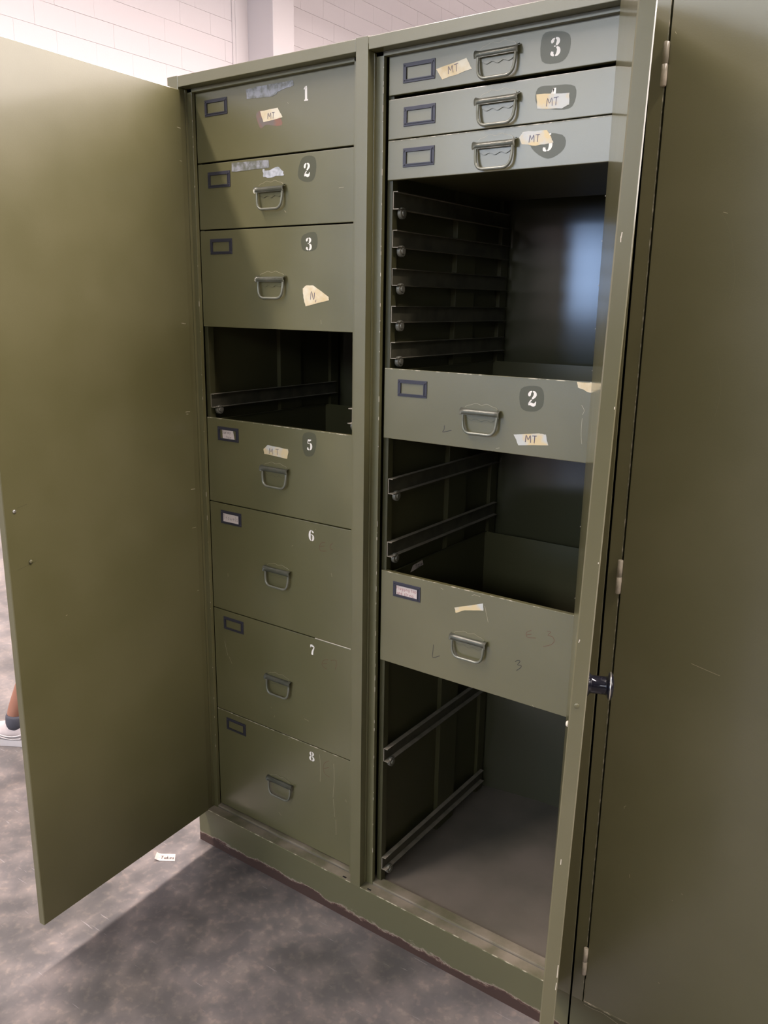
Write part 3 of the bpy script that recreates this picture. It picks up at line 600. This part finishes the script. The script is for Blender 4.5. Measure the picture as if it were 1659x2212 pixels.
LX0, LX1 = 0.0109, 0.4745; RX0, RX1 = 0.5529, 1.0250
HL = 0.2410; HR = 0.789
d = drawer(cab, LX0, LX1, 1.7995, 1.9505, '1', None, M['scr_D1'], numx=0.3427, numz=1.9095, stain=M['stain_D1a'], nh=0.028); d['label'] = 'drawer front numbered 1 without a pull handle'
holder(d, 0.0415, 1.9300)
tape(d, M['tape_D1'], TAPE, 'MT', 0.012, (0.2345, 1.872), -0.06, seed=2)
tape(d, M['clear_D1'], CLEAR, name='clear_tape', seed=3, amp=0.0012)
d = drawer(cab, LX0, LX1, 1.6525, 1.7960, '2', M['patch_D2'], M['scr_D2'], numx=0.3440, numz=1.7616, nh=0.028); d['label'] = 'drawer front numbered 2 with strips of clear tape'
holder(d, 0.0445, 1.7772); handle(d, HL, 1.7345)
tape(d, M['clear_D2'], CLEAR, name='clear_tape', seed=4); tape(d, M['scrap_D2'], SCRAP, name='torn_tape', seed=5, amp=0.0018)
d = drawer(cab, LX0, LX1, 1.4297, 1.6495, '3', M['patch_D3'], M['scr_D3'], numx=0.3478, numz=1.6123, nh=0.027); d['label'] = 'drawer front numbered 3 with a torn triangle of tape'
holder(d, 0.0450, 1.6308); handle(d, 0.2395, 1.5445)
tape(d, M['tape_D3'], TAPE, 'N,', 0.018, (0.352, 1.496), -0.1, seed=6, lw=0.0012)
d = drawer(cab, LX0, LX1, 0.9955, 1.2087, '5', M['patch_D5'], (), numx=0.3465, numz=1.1747, nh=0.026, top_highlight=True); d['label'] = 'drawer front numbered 5 with a survey tape card'
holder(d, 0.0490, 1.1895, card=([(0.064, 1.1830), (0.1015, 1.1845), (0.1065, 1.1610), (0.066, 1.1605)], [('Survey', 0.0), ('tape', 0.012)], BLACKINK, 0.0075))
handle(d, 0.2410, 1.1085)
tape(d, M['tape_D5'], TAPEG, 'M T', 0.014, (0.2215, 1.1395), 0.0, seed=7)
d = drawer(cab, LX0, LX1, 0.7065, 0.9930, '6', None, M['scr_D6'], (), M['brown_D6'], numx=0.3507, numz=0.9604, nh=0.027); d['label'] = 'drawer front numbered 6 with a trowels card'
holder(d, 0.0505, 0.9762, card=([(0.0555, 0.9700), (0.114, 0.9705), (0.114, 0.9465), (0.0555, 0.9465)], [('Trowels', 0.0005)], BLACKINK, 0.0118))
handle(d, 0.2435, 0.8572)
d = drawer(cab, LX0, LX1, 0.4150, 0.7040, '7', None, M['scr_D7'], (), M['brown_D7'], numx=0.3516, numz=0.6722, nh=0.027); d['label'] = 'drawer front numbered 7'
bm = NB(); box(bm, 0.36, 0.474, YD-0.0006, YD+0.001, 0.7046, 0.7060); obj('bare_edge', bm, CHIP, d)
holder(d, 0.0480, 0.6880); handle(d, 0.2408, 0.5665)
d = drawer(cab, LX0, LX1, 0.1194, 0.4128, '8', None, M['scr_D8'], (), M['brown_D8'], numx=0.3480, numz=0.3831, nh=0.027, top_highlight=True); d['label'] = 'drawer front numbered 8, lowest in its bay'
holder(d, 0.0460, 0.3955); handle(d, 0.2407, 0.2755)
# right bay
d = drawer(cab, RX0, RX1, 1.8800, 1.9505, '3', M['patch_Ra'], (), numx=0.8975, numz=1.9165, nh=0.030); d['label'] = 'shallow drawer front numbered 3 at the top of its bay'
holder(d, 0.5865, 1.9325); handle(d, 0.7885, 1.9290)
tape(d, M['tape_Ra'], TAPE, 'MT', 0.013, (0.687, 1.9015), 0.12, seed=8)
d = drawer(cab, RX0, RX1, 1.8010, 1.8730, '4', M['patch_Rb'], (), numx=0.8990, numz=1.8380, nh=0.030); d['label'] = 'shallow drawer front with tape over its number 4'
holder(d, 0.5895, 1.8560); handle(d, 0.7925, 1.8515)
tape(d, M['tape_Rb'], TAPEG, 'MT', 0.013, (0.8875, 1.8245), 0.0, seed=9)
d = drawer(cab, RX0, RX1, 1.7267, 1.7985, '5', M['patch_Rc'], (), numx=0.8935, numz=1.7665, nh=0.030, top_highlight=True); d['label'] = 'shallow drawer front with tape over its number 5'
holder(d, 0.5898, 1.7825); handle(d, 0.7915, 1.7775)
tape(d, M['tape_Rc'], TAPEG, 'MT', 0.012, (0.858, 1.7695), -0.02, seed=10)
d = drawer(cab, RX0, RX1, 1.2131, 1.3596, '2', M['patch_R2'], M['scr_R2'], M['ink_R2'], numx=0.8931, numz=1.3222, nh=0.029, top_highlight=True); d['label'] = 'drawer front numbered 2 between two empty gaps'
holder(d, 0.5880, 1.3390); handle(d, 0.7865, 1.2915)
tape(d, M['tape_R2'], TAPEG, 'MT', 0.014, (0.884, 1.239), 0.0, seed=11, lw=0.0013)
tape(d, M['tape_R2edge'], TAPE, seed=12, lift=0.0009)
d = drawer(cab, RX0, RX1, 0.7029, 0.9170, None, None, M['scr_R3'], M['ink_R3'], M['brown_R3'], top_highlight=True); d['label'] = 'drawer front with a flagging tape card, lowest in its bay'
holder(d, 0.5860, 0.8985, card=([(0.5935, 0.8915), (0.6565, 0.8925), (0.6565, 0.8665), (0.5935, 0.8665)], ['Flagging tape', ('and string', 0.002)], REDINK, 0.0073))
handle(d, 0.7812, 0.8135)
tape(d, M['tape_R3'], TAPEG, seed=13)
bm = NB(); q = M['tape_inner']
poly(bm, [(p[1], p[2]) for p in q], lambda a, c, l: Vector((0.5702+l, a, c)), 0.0008, 0, 0.0004)
write(bm, 'tape', lambda u, v, l: Vector((0.5702+l, q[0][1]+0.02+u, q[0][2]+0.004+v)), 0.012, 0.0012, 1, 0.0012)
o = obj('masking_tape', bm, [CARD, BLACKINK], d)

# ------------------------------------------------------------------ doors
def leaf(parent, fmap, W, z0, z1, name='door'):
    """fmap(u, t, z): u 0..W from hinge, t 0..T from inner face to outer face"""
    bm = NB(); T = 0.019; NU, NZ = 6, 24
    us = [0, 0.0015]+[W*i/NU for i in range(1, NU)]+[W-0.0015, W]
    zs = [z0, z0+0.0015]+[z0+(z1-z0)*i/NZ for i in range(1, NZ)]+[z1-0.0015, z1]
    c = 0.0015
    def P(u, t, z): return bm.verts.new(fmap(u, t, z))
    inn = {}; out = {}
    for i, u in enumerate(us):
        for j, z in enumerate(zs):
            e = c if (i in (0, len(us)-1) or j in (0, len(zs)-1)) else 0.0
            inn[i, j] = P(u, e, z); out[i, j] = P(u, T-e, z)
    fs = []
    for i in range(len(us)-1):
        for j in range(len(zs)-1):
            fs.append(bm.faces.new((inn[i, j], inn[i+1, j], inn[i+1, j+1], inn[i, j+1])))
            fs.append(bm.faces.new((out[i, j], out[i, j+1], out[i+1, j+1], out[i+1, j])))
    I, J = len(us)-1, len(zs)-1
    for i in range(I):
        fs.append(bm.faces.new((inn[i, 0], out[i, 0], out[i+1, 0], inn[i+1, 0]))); fs.append(bm.faces.new((inn[i, J], inn[i+1, J], out[i+1, J], out[i, J])))
    for j in range(J):
        fs.append(bm.faces.new((inn[0, j], inn[0, j+1], out[0, j+1], out[0, j]))); fs.append(bm.faces.new((inn[I, j], out[I, j], out[I, j+1], inn[I, j+1])))
    return bm, fs
# left door
aL = 1.63165; uL = Vector((-math.cos(aL), -math.sin(aL), 0)); nL = Vector((-uL.y, uL.x, 0))   # nL points to +X side (inner)
if nL.x < 0: nL = -nL
def fL(u, t, z): return uL*u - nL*t + Vector((0.0, 0.0, z))
bm, _ = leaf(cab, fL, 0.5300, 0.1095, 1.951)
for L in ([(0.5055, 0.957), (0.495, 0.957)],): pass
fmL = lambda a, c, l: fL(a, -l, c)
for L in ([(0.468, 0.959), (0.512, 0.951)], [(0.500, 1.079), (0.478, 1.083)]): ribbon(bm, L, 0.0006, fmL, 1, 0.0003)
for (y, z) in [(M['door_scr'][0][0], M['door_scr'][0][1])]: ribbon(bm, [(-y, z), (-y-0.004, z+0.0008)], 0.0011, fmL, 2, 0.0003)
for (u_, z, h) in ((0.012, 1.436, .004), (0.018, 1.437, .004), (0.010, 1.225, .003), (0.016, 1.220, .003), (0.004, 1.03, .004), (0.003, 1.87, .004), (0.003, 1.80, .003), (0.006, 0.93, .003), (0.004, 0.76, .006)):
    ribbon(bm, [(u_, z), (u_+random.uniform(.006, .02), z+0.0008)], 0.0012, fmL, 2, 0.0003)
dl = obj('door', bm, [GREEN, PATCHM, SCRATCH], cab); dl['label'] = 'left door swung open, plain inner face'
bm = NB(); lathe(bm, fL(0.507, -0.0001, 1.0736), nL, [(0, .0042), (.0012, .0042), (.0024, .003), (.0027, 0)], 16); box(bm, 0, 0, 0, 0, 0, 0) if False else None
p = fL(0.507, -0.0027, 1.0736)
obj('screw', bm, CHROME, dl)
bm = NB(); lathe(bm, fL(0.481, -0.0001, 0.962), nL, [(0, .0046), (.0025, .0044), (.0042, .003), (.0047, 0)], 16); obj('rivet', bm, GREEN, dl)
def hinge_barrel(parent, x, y, z0, z1, nm='hinge'):
    bm = NB(); n = 3; h = (z1-z0)
    lathe(bm, (x, y, z0), (0, 0, 1), [(0, .0035), (.001, .0048), (h*.49, .0048), (h*.495, .0044), (h*.505, .0044), (h*.51, .0048), (h-.001, .0048), (h, .0035)], 14)
    obj(nm, bm, HINGE, parent)
for z0 in (1.822, 0.994, 0.178): hinge_barrel(cab, -0.024, -0.0052, z0, z0+0.063)
# right door: opened towards the viewer and slightly twisted
CX, CY = 1.56743, -1.39445
Hi = Vector((1.025, -0.012))
def rdir(z):
    az = math.radians(-20.25-(1.95-z)*1.04)          # bearing along which the free edge lies, top to bottom
    # twist: opening angle that puts the free corner on that bearing
    o = Vector((CX, CY)); dd = Vector((math.sin(az), math.cos(az))); m = o-Hi; b = m.dot(dd); c = m.dot(m)-0.53**2
    disc = max(b*b-c, 0); t = -b-math.sqrt(disc); P = o+dd*t
    return (P-Hi).normalized()
def fR(u, t, z):
    dr = rdir(z); n = Vector((-dr.y, dr.x)); n = n if n.x > 0 else -n      # outward (right) normal
    q = Hi+dr*u+n*t; return Vector((q.x, q.y, z))
bm, _ = leaf(cab, fR, 0.5300, 0.1095, 1.951)
fmE = lambda a, c, l: fR(0.53+l, a, c)                 # free edge face: a across thickness
for (a, z, da_, dz_) in ((0.006, 1.5614, 0.0006, .006), (0.006, 1.5570, -0.0003, .006), (0.0075, 0.793, 0.0, .008), (0.017, 1.38, 0, .003), (0.0165, 1.2, 0, .002), (0.0172, .62, 0, .02), (0.0168, .60, .0005, .012), (0.003, 1.10, 0.001, .004)):
    ribbon(bm, [(a, z), (a+da_, z+dz_)], 0.0011, fmE, 1, 0.0003)
fmI = lambda a, c, l: fR(a, -l, c)
for (u_, z, du, dz_) in ((0.525, 1.108, -0.006, -.028), (0.52, 1.109, -0.001, -.03)): ribbon(bm, [(u_, z), (u_+du, z+dz_)], 0.0012, fmI, 1, 0.0003)
dr_ = obj('door', bm, [DOORG, CHIP], cab); dr_['label'] = 'right door swung towards the viewer, seen on its free edge'
for p in dr_.data.polygons: p.use_smooth = False
bm = NB(); ax = (fR(0.54, 0.0085, 1.0174)-fR(0.53, 0.0085, 1.0174)).normalized()
lathe(bm, fR(0.5302, 0.0080, 1.0174), ax, [(0, .0034), (.0004, .0034), (.0007, .0030), (.0008, 0)], 16)
obj('screw', bm, GREEN, dr_)
bm = NB(); nI = (fR(0.5, 0.0, .989)-fR(0.5, 0.01, .989)).normalized()
lathe(bm, fR(0.524, 0.0, 0.989), nI, [(0, .0038), (.0015, .0036), (.0028, .0022), (.003, 0)], 16)
obj('rivet', bm, CHIP, dr_)
bm = NB(); zk = 1.036; uK = 0.503; c = fR(uK, 0.019, zk); ax = (fR(uK, 0.03, zk)-fR(uK, 0.01, zk)).normalized()
lathe(bm, c, ax, [(-0.0005, .0152), (.0012, .0152), (.003, .0125), (.0050, .0112), (.0210, .0112), (.0235, .0122), (.0245, .0160), (.0262, .0172), (.0285, .0168), (.0305, .0135), (.0316, .007), (.032, 0)], 36)
kn = obj('door_knob', bm, BLACKG, dr_); kn['label'] = 'glossy black round knob on the outer face'
bm = NB(); lathe(bm, c, ax, [(0.02625, .01735), (.0270, .01745), (.0276, .01735)], 36); obj('knob_rim', bm, CHROME, dr_)

# ------------------------------------------------------------------ neighbouring cabinet, doors shut
OX = 1.1185
cb2 = thing('storage_cabinet', 'olive green steel cabinet with closed doors, standing at right edge', 'cabinet', (0.516+OX, 0.30, 0.0))
carcass(cb2, OX, open_bays=False)
def closed_leaf(x0, x1, M_):
    bm = NB(); box(bm, x0, x1, -0.0015, 0.0175, 0.1115, 1.9545, 0, 0.0012)
    fm = lambda a, c, l: Vector((a, -0.0015-l, c))
    for L in M_: ribbon(bm, resample(L, 3) if len(L) > 2 else L, 0.0007, fm, 1, 0.0003)
    return bm
bm = closed_leaf(1.1044, 1.6270, M['c2'])
for L in M['c2b']: ribbon(bm, resample(L, 5), 0.0006, lambda a, c, l: Vector((a, -0.0015-l, c)), 2, 0.0003)
d2 = obj('door', bm, [GREEN, SCRATCH, mat('faint_scuff', (0.165, 0.155, 0.085), 0.45)], cb2); d2['label'] = 'closed left door with three hinge barrels'
bm = closed_leaf(1.6300, 2.1500, []); obj('door', bm, [GREEN, SCRATCH], cb2)
for z0 in (1.822, 0.994, 0.178): hinge_barrel(cb2, 1.1010, -0.0058, z0, z0+0.063)
bm = NB(); box(bm, 1.1001, 1.1010, -0.0004, 0.004, 0.1105, 1.95, 0); box(bm, 1.1044, 1.20, -0.0018, 0.0, 0.1112, 0.1122, 0); box(bm, 1.1040, 1.1048, -0.0018, 0.0, 0.1112, 0.165, 0)  # worn stile edge with its highlight painted in
obj('bare_edge', bm, EDGEM, cb2)

# ------------------------------------------------------------------ paper scrap on the floor
pp = M['paper']
bm = NB()
P0, P1, P2, P3 = [Vector((x, y, 0)) for x, y in pp]     # bl, tl, tr, br
n = 8; g = []
for i in range(n+1):
    s_ = i/n; row = []
    for j in range(4):
        v = j/3; q = P0.lerp(P3, s_).lerp(P1.lerp(P2, s_), v); q.z = 0.0012+0.007*max(0, 1-s_*3.2)**2*(1.0-0.3*v); row.append(bm.verts.new(q))
    g.append(row)
for i in range(n):
    for j in range(3): bm.faces.new((g[i][j], g[i+1][j], g[i+1][j+1], g[i][j+1]))
low = [[bm.verts.new(v.co-Vector((0, 0, 0.0003))) for v in row] for row in g]
for i in range(n):
    for j in range(3): bm.faces.new((low[i][j], low[i][j+1], low[i+1][j+1], low[i+1][j]))
for j in range(3):
    bm.faces.new((g[0][j], g[0][j+1], low[0][j+1], low[0][j])); bm.faces.new((g[n][j], low[n][j], low[n][j+1], g[n][j+1]))
for i in range(n):
    bm.faces.new((g[i][0], low[i][0], low[i+1][0], g[i+1][0])); bm.faces.new((g[i][3], g[i+1][3], low[i+1][3], low[i][3]))
xv = (P3-P0).normalized(); yv = Vector((0, 0, 1)).cross(xv)
hh = 0.010; base = P0+xv*0.008+yv*0.007
write(bm, '-Takes', lambda u, v, l: base+xv*u+yv*v+Vector((0, 0, 0.0028+l)), hh*1.15, 0.0013, 1, 0)
tag(obj('paper_label', bm, [CARD, BLACKINK], loc=((P0+P2)/2)), 'small cream paper label with handwriting lying on the floor below the left door', 'paper')

# ------------------------------------------------------------------ person standing behind the left door
SKIN = mat('skin', (0.36, 0.165, 0.105), 0.5); SOCKM = mat('grey_sock', (0.07, 0.07, 0.085), 0.9, bump=0.4, bscale=300)
SHOEM = mat('pale_sneaker', (0.46, 0.40, 0.39), 0.6, col2=(0.50, 0.44, 0.43), nscale=60); SHOEW = mat('white_sneaker_trim', (0.62, 0.58, 0.57), 0.5)
SHORTM = mat('navy_shorts', (0.03, 0.035, 0.06), 0.8); SHIRTM = mat('grey_shirt', (0.2, 0.2, 0.21), 0.85); HAIRM = mat('brown_hair', (0.05, 0.03, 0.02), 0.6)
PX, PY = -0.781, 0.212                                      # pelvis above this point
face = Vector((-0.86, -0.50, 0)).normalized(); left = Vector((0, 0, 1)).cross(face)   # the way the person faces; their left
def W3(f, l, z): return Vector((PX, PY, 0))+face*f+left*l+Vector((0, 0, z))
def skin_obj(name, verts, edges, parent, m, sub=2, root=0):
    me = bpy.data.meshes.new(name); off = worigin(parent)
    me.from_pydata([tuple(v[0]-off) for v in verts], edges, []); o = bpy.data.objects.new(name, me); SC.collection.objects.link(o); o.parent = parent
    md = o.modifiers.new('skin', 'SKIN'); md.use_smooth_shade = True
    for i, v in enumerate(verts):
        r = v[1]; sv = me.skin_vertices[0].data[i]; sv.radius = (r, r) if not isinstance(r, tuple) else r; sv.use_root = (i == root)
    sb = o.modifiers.new('sub', 'SUBSURF'); sb.levels = sub; sb.render_levels = sub
    me.materials.append(m); return o
per = thing('person', 'person in a grey sock and pale sneaker, foot showing past the left door edge', 'person', (PX, PY, 0))
V = []; E = []
def av(f, l, z, r, prev=None):
    V.append((W3(f, l, z), r)); i = len(V)-1
    if prev is not None: E.append((prev, i))
    return i
pel = av(0, 0, 0.90, (0.12, 0.09)); wa = av(0, 0, 1.04, (0.115, 0.085), pel); ch = av(0.01, 0, 1.24, (0.135, 0.095), wa); nb = av(-0.01, 0, 1.39, (0.08, 0.06), ch)
nk = av(0, 0, 1.46, 0.048, nb); hd = av(0.015, 0, 1.535, (0.058, 0.07), nk); ht = av(0.02, 0, 1.62, (0.065, 0.082), hd); tp = av(0.01, 0, 1.67, (0.045, 0.055), ht)
FEET = {}
for s, (ff, fl) in ((1, (0.275, 0.095)), (-1, (-0.10, -0.09))):
    hp = av(0, 0.085*s, 0.85, 0.085, pel); kn_ = av(0.02+ff*0.4, 0.09*s, 0.47, 0.050, hp); cf = av(-0.01+ff*0.6, 0.092*s, 0.34, 0.044, kn_)
    an = av(ff-0.01, fl, 0.095, 0.029, cf); he = av(ff-0.02, fl, 0.045, 0.030, an); to = av(ff+0.14, fl, 0.028, 0.024, he); FEET[s] = (ff, fl)
    sh = av(0, 0.155*s, 1.38, 0.052, nb); el = av(-0.02, 0.20*s, 1.11, 0.037, sh); wr = av(0.07, 0.205*s, 0.88, 0.026, el); pm = av(0.09, 0.205*s, 0.82, (0.030, 0.016), wr)
    for k, (df, ln) in enumerate(((0.026, .068), (0.009, .078), (-0.008, .072), (-0.024, .056))):
        a_ = av(0.092+df, 0.203*s, 0.78, 0.0085, pm); b_ = av(0.098+df, 0.200*s, 0.78-ln*0.5, 0.0078, a_); av(0.094+df, 0.192*s, 0.78-ln, 0.0068, b_)
    t1 = av(0.122, 0.198*s, 0.825, 0.010, pm); av(0.135, 0.190*s, 0.79, 0.0085, t1)
body = skin_obj('body', V, E, per, SKIN)
# face features
bm = NB(); lathe(bm, W3(0.098, 0, 1.575), face*0.4+Vector((0, 0, -1)), [(-.022, .004), (0, .009), (.012, .012), (.018, .004)], 10); obj('nose', bm, SKIN, per, True)
bm = NB(); lathe(bm, W3(0.094, -0.022, 1.53), left, [(0, .001), (.01, .0055), (.022, .007), (.034, .0055), (.044, .001)], 8); obj('mouth', bm, SKIN, per, True)
for s in (1, -1):
    bm = NB(); lathe(bm, W3(0.02, 0.072*s, 1.585), left*s, [(0, .012), (.006, .020), (.011, .014), (.012, 0)], 10); obj('ear', bm, SKIN, per, True)
    bm = NB(); lathe(bm, W3(0.085, 0.03*s, 1.605), face, [(0, .010), (.004, .009), (.008, 0)], 10); obj('eye', bm, BLACKINK, per, True)
bm = NB(); bmesh.ops.create_uvsphere(bm, u_segments=20, v_segments=12, radius=1, matrix=Matrix.Translation(W3(-0.012, 0, 1.635)) @ Matrix.Diagonal((0.098, 0.092, 0.085, 1)))
obj('hair', bm, HAIRM, per, True)
def cl(name, rows, m):
    return skin_obj(name, [(W3(*r[0]), r[1]) for r in rows[0]], rows[1], per, m, 2)
cl('shirt', ([((0, 0, 0.97), (0.135, 0.105)), ((0, 0, 1.08), (0.13, 0.10)), ((0.01, 0, 1.24), (0.15, 0.108)), ((-0.01, 0, 1.385), (0.10, 0.075)), ((0, .160, 1.38), .068), ((-.01, .185, 1.22), .058), ((0, -.160, 1.38), .068), ((-.01, -.185, 1.22), .058)],
            [(0, 1), (1, 2), (2, 3), (3, 4), (4, 5), (3, 6), (6, 7)]), SHIRTM)
cl('shorts', ([((0, 0, 0.95), (0.13, 0.105)), ((0, 0.085, 0.84), .102), ((0.03, 0.092, 0.58), .088), ((0, -0.085, 0.84), .102), ((-0.01, -0.092, 0.58), .088)], [(0, 1), (1, 2), (0, 3), (3, 4)]), SHORTM)
def shoe(s):
    ff, fl = FEET[s]
    # lofted sneaker: sections along the foot, heel at -0.085, toe at +0.19
    secs = [(-0.088, .022, .052, .050), (-0.080, .033, .070, .0), (-0.055, .038, .082, 0), (-0.02, .039, .078, 0), (0.02, .040, .070, 0), (0.06, .043, .062, 0), (0.10, .048, .052, 0), (0.14, .048, .044, 0), (0.175, .040, .036, 0), (0.195, .022, .026, 0)]
    bm = NB(); rings = []
    for (f, wd, h, _) in secs:
        lift = 0.006*max(0, (f-0.12)/0.07)
        ring = []
        for k in range(16):
            a = 2*math.pi*k/16; x = math.cos(a); z = math.sin(a)
            px = abs(x)**0.7*math.copysign(1, x)*wd; pz = 0.012+(z*0.5+0.5)*(h-0.012) if z > 0 else 0.012+(z*0.5+0.5)*(h-0.012)*1.0
            if z > 0: px *= (1-0.35*z)
            ring.append(bm.verts.new(W3(ff+f, fl+px, pz+lift)))
        rings.append(ring)
    for i in range(len(rings)-1):
        for k in range(16): bm.faces.new((rings[i][k], rings[i][(k+1) % 16], rings[i+1][(k+1) % 16], rings[i+1][k])).smooth = True
    bm.faces.new(rings[0]); bm.faces.new(rings[-1][::-1])
    o = obj('shoe', bm, SHOEM, per)
    sb = o.modifiers.new('s', 'SUBSURF'); sb.levels = 1; sb.render_levels = 1
    bm = NB(); prof = [(-0.094, .018), (-0.086, .034), (-0.055, .043), (0, .042), (0.05, .046), (0.10, .052), (0.15, .052), (0.185, .042), (0.203, .020)]
    out = [(f, w_) for f, w_ in prof]+[(f, -w_) for f, w_ in prof[::-1]]
    pts = blob(out, 3)
    prism(bm, [W3(ff+f, fl+l, 0.0005) for f, l in pts], (0, 0, 0.022)); obj('shoe_sole', bm, SHOEW, o)
    for sd in (1, -1):
        bm = NB(); fmS = lambda a, c, l: W3(ff+a, fl+sd*(0.0415+l-max(0, c-0.03)*0.28), c)
        for q in ([(-0.065, .048), (-0.03, .036), (0.01, .036), (0.05, .048)], [(-0.05, .030), (-0.01, .026), (0.03, .034)]):
            pts_ = resample(q, 5); tube(bm, [fmS(a, c, 0.0) for a, c in pts_], 0.0022, 6)
        obj('shoe_trim', bm, SHOEW, o)
    lathe_b = NB(); c = W3(ff-0.02, fl, 0.066)
    ax_ = (W3(-0.015+ff*0.95, fl, 0.34)-W3(ff-0.015, fl, 0.08)).normalized()
    lathe(lathe_b, c, ax_, [(-0.01, .034), (0.008, .0385), (0.022, .0380), (0.032, .0370), (0.036, .0350), (0.037, .030)], 20); obj('sock', lathe_b, SOCKM, per, True)
for s in (1, -1): shoe(s)
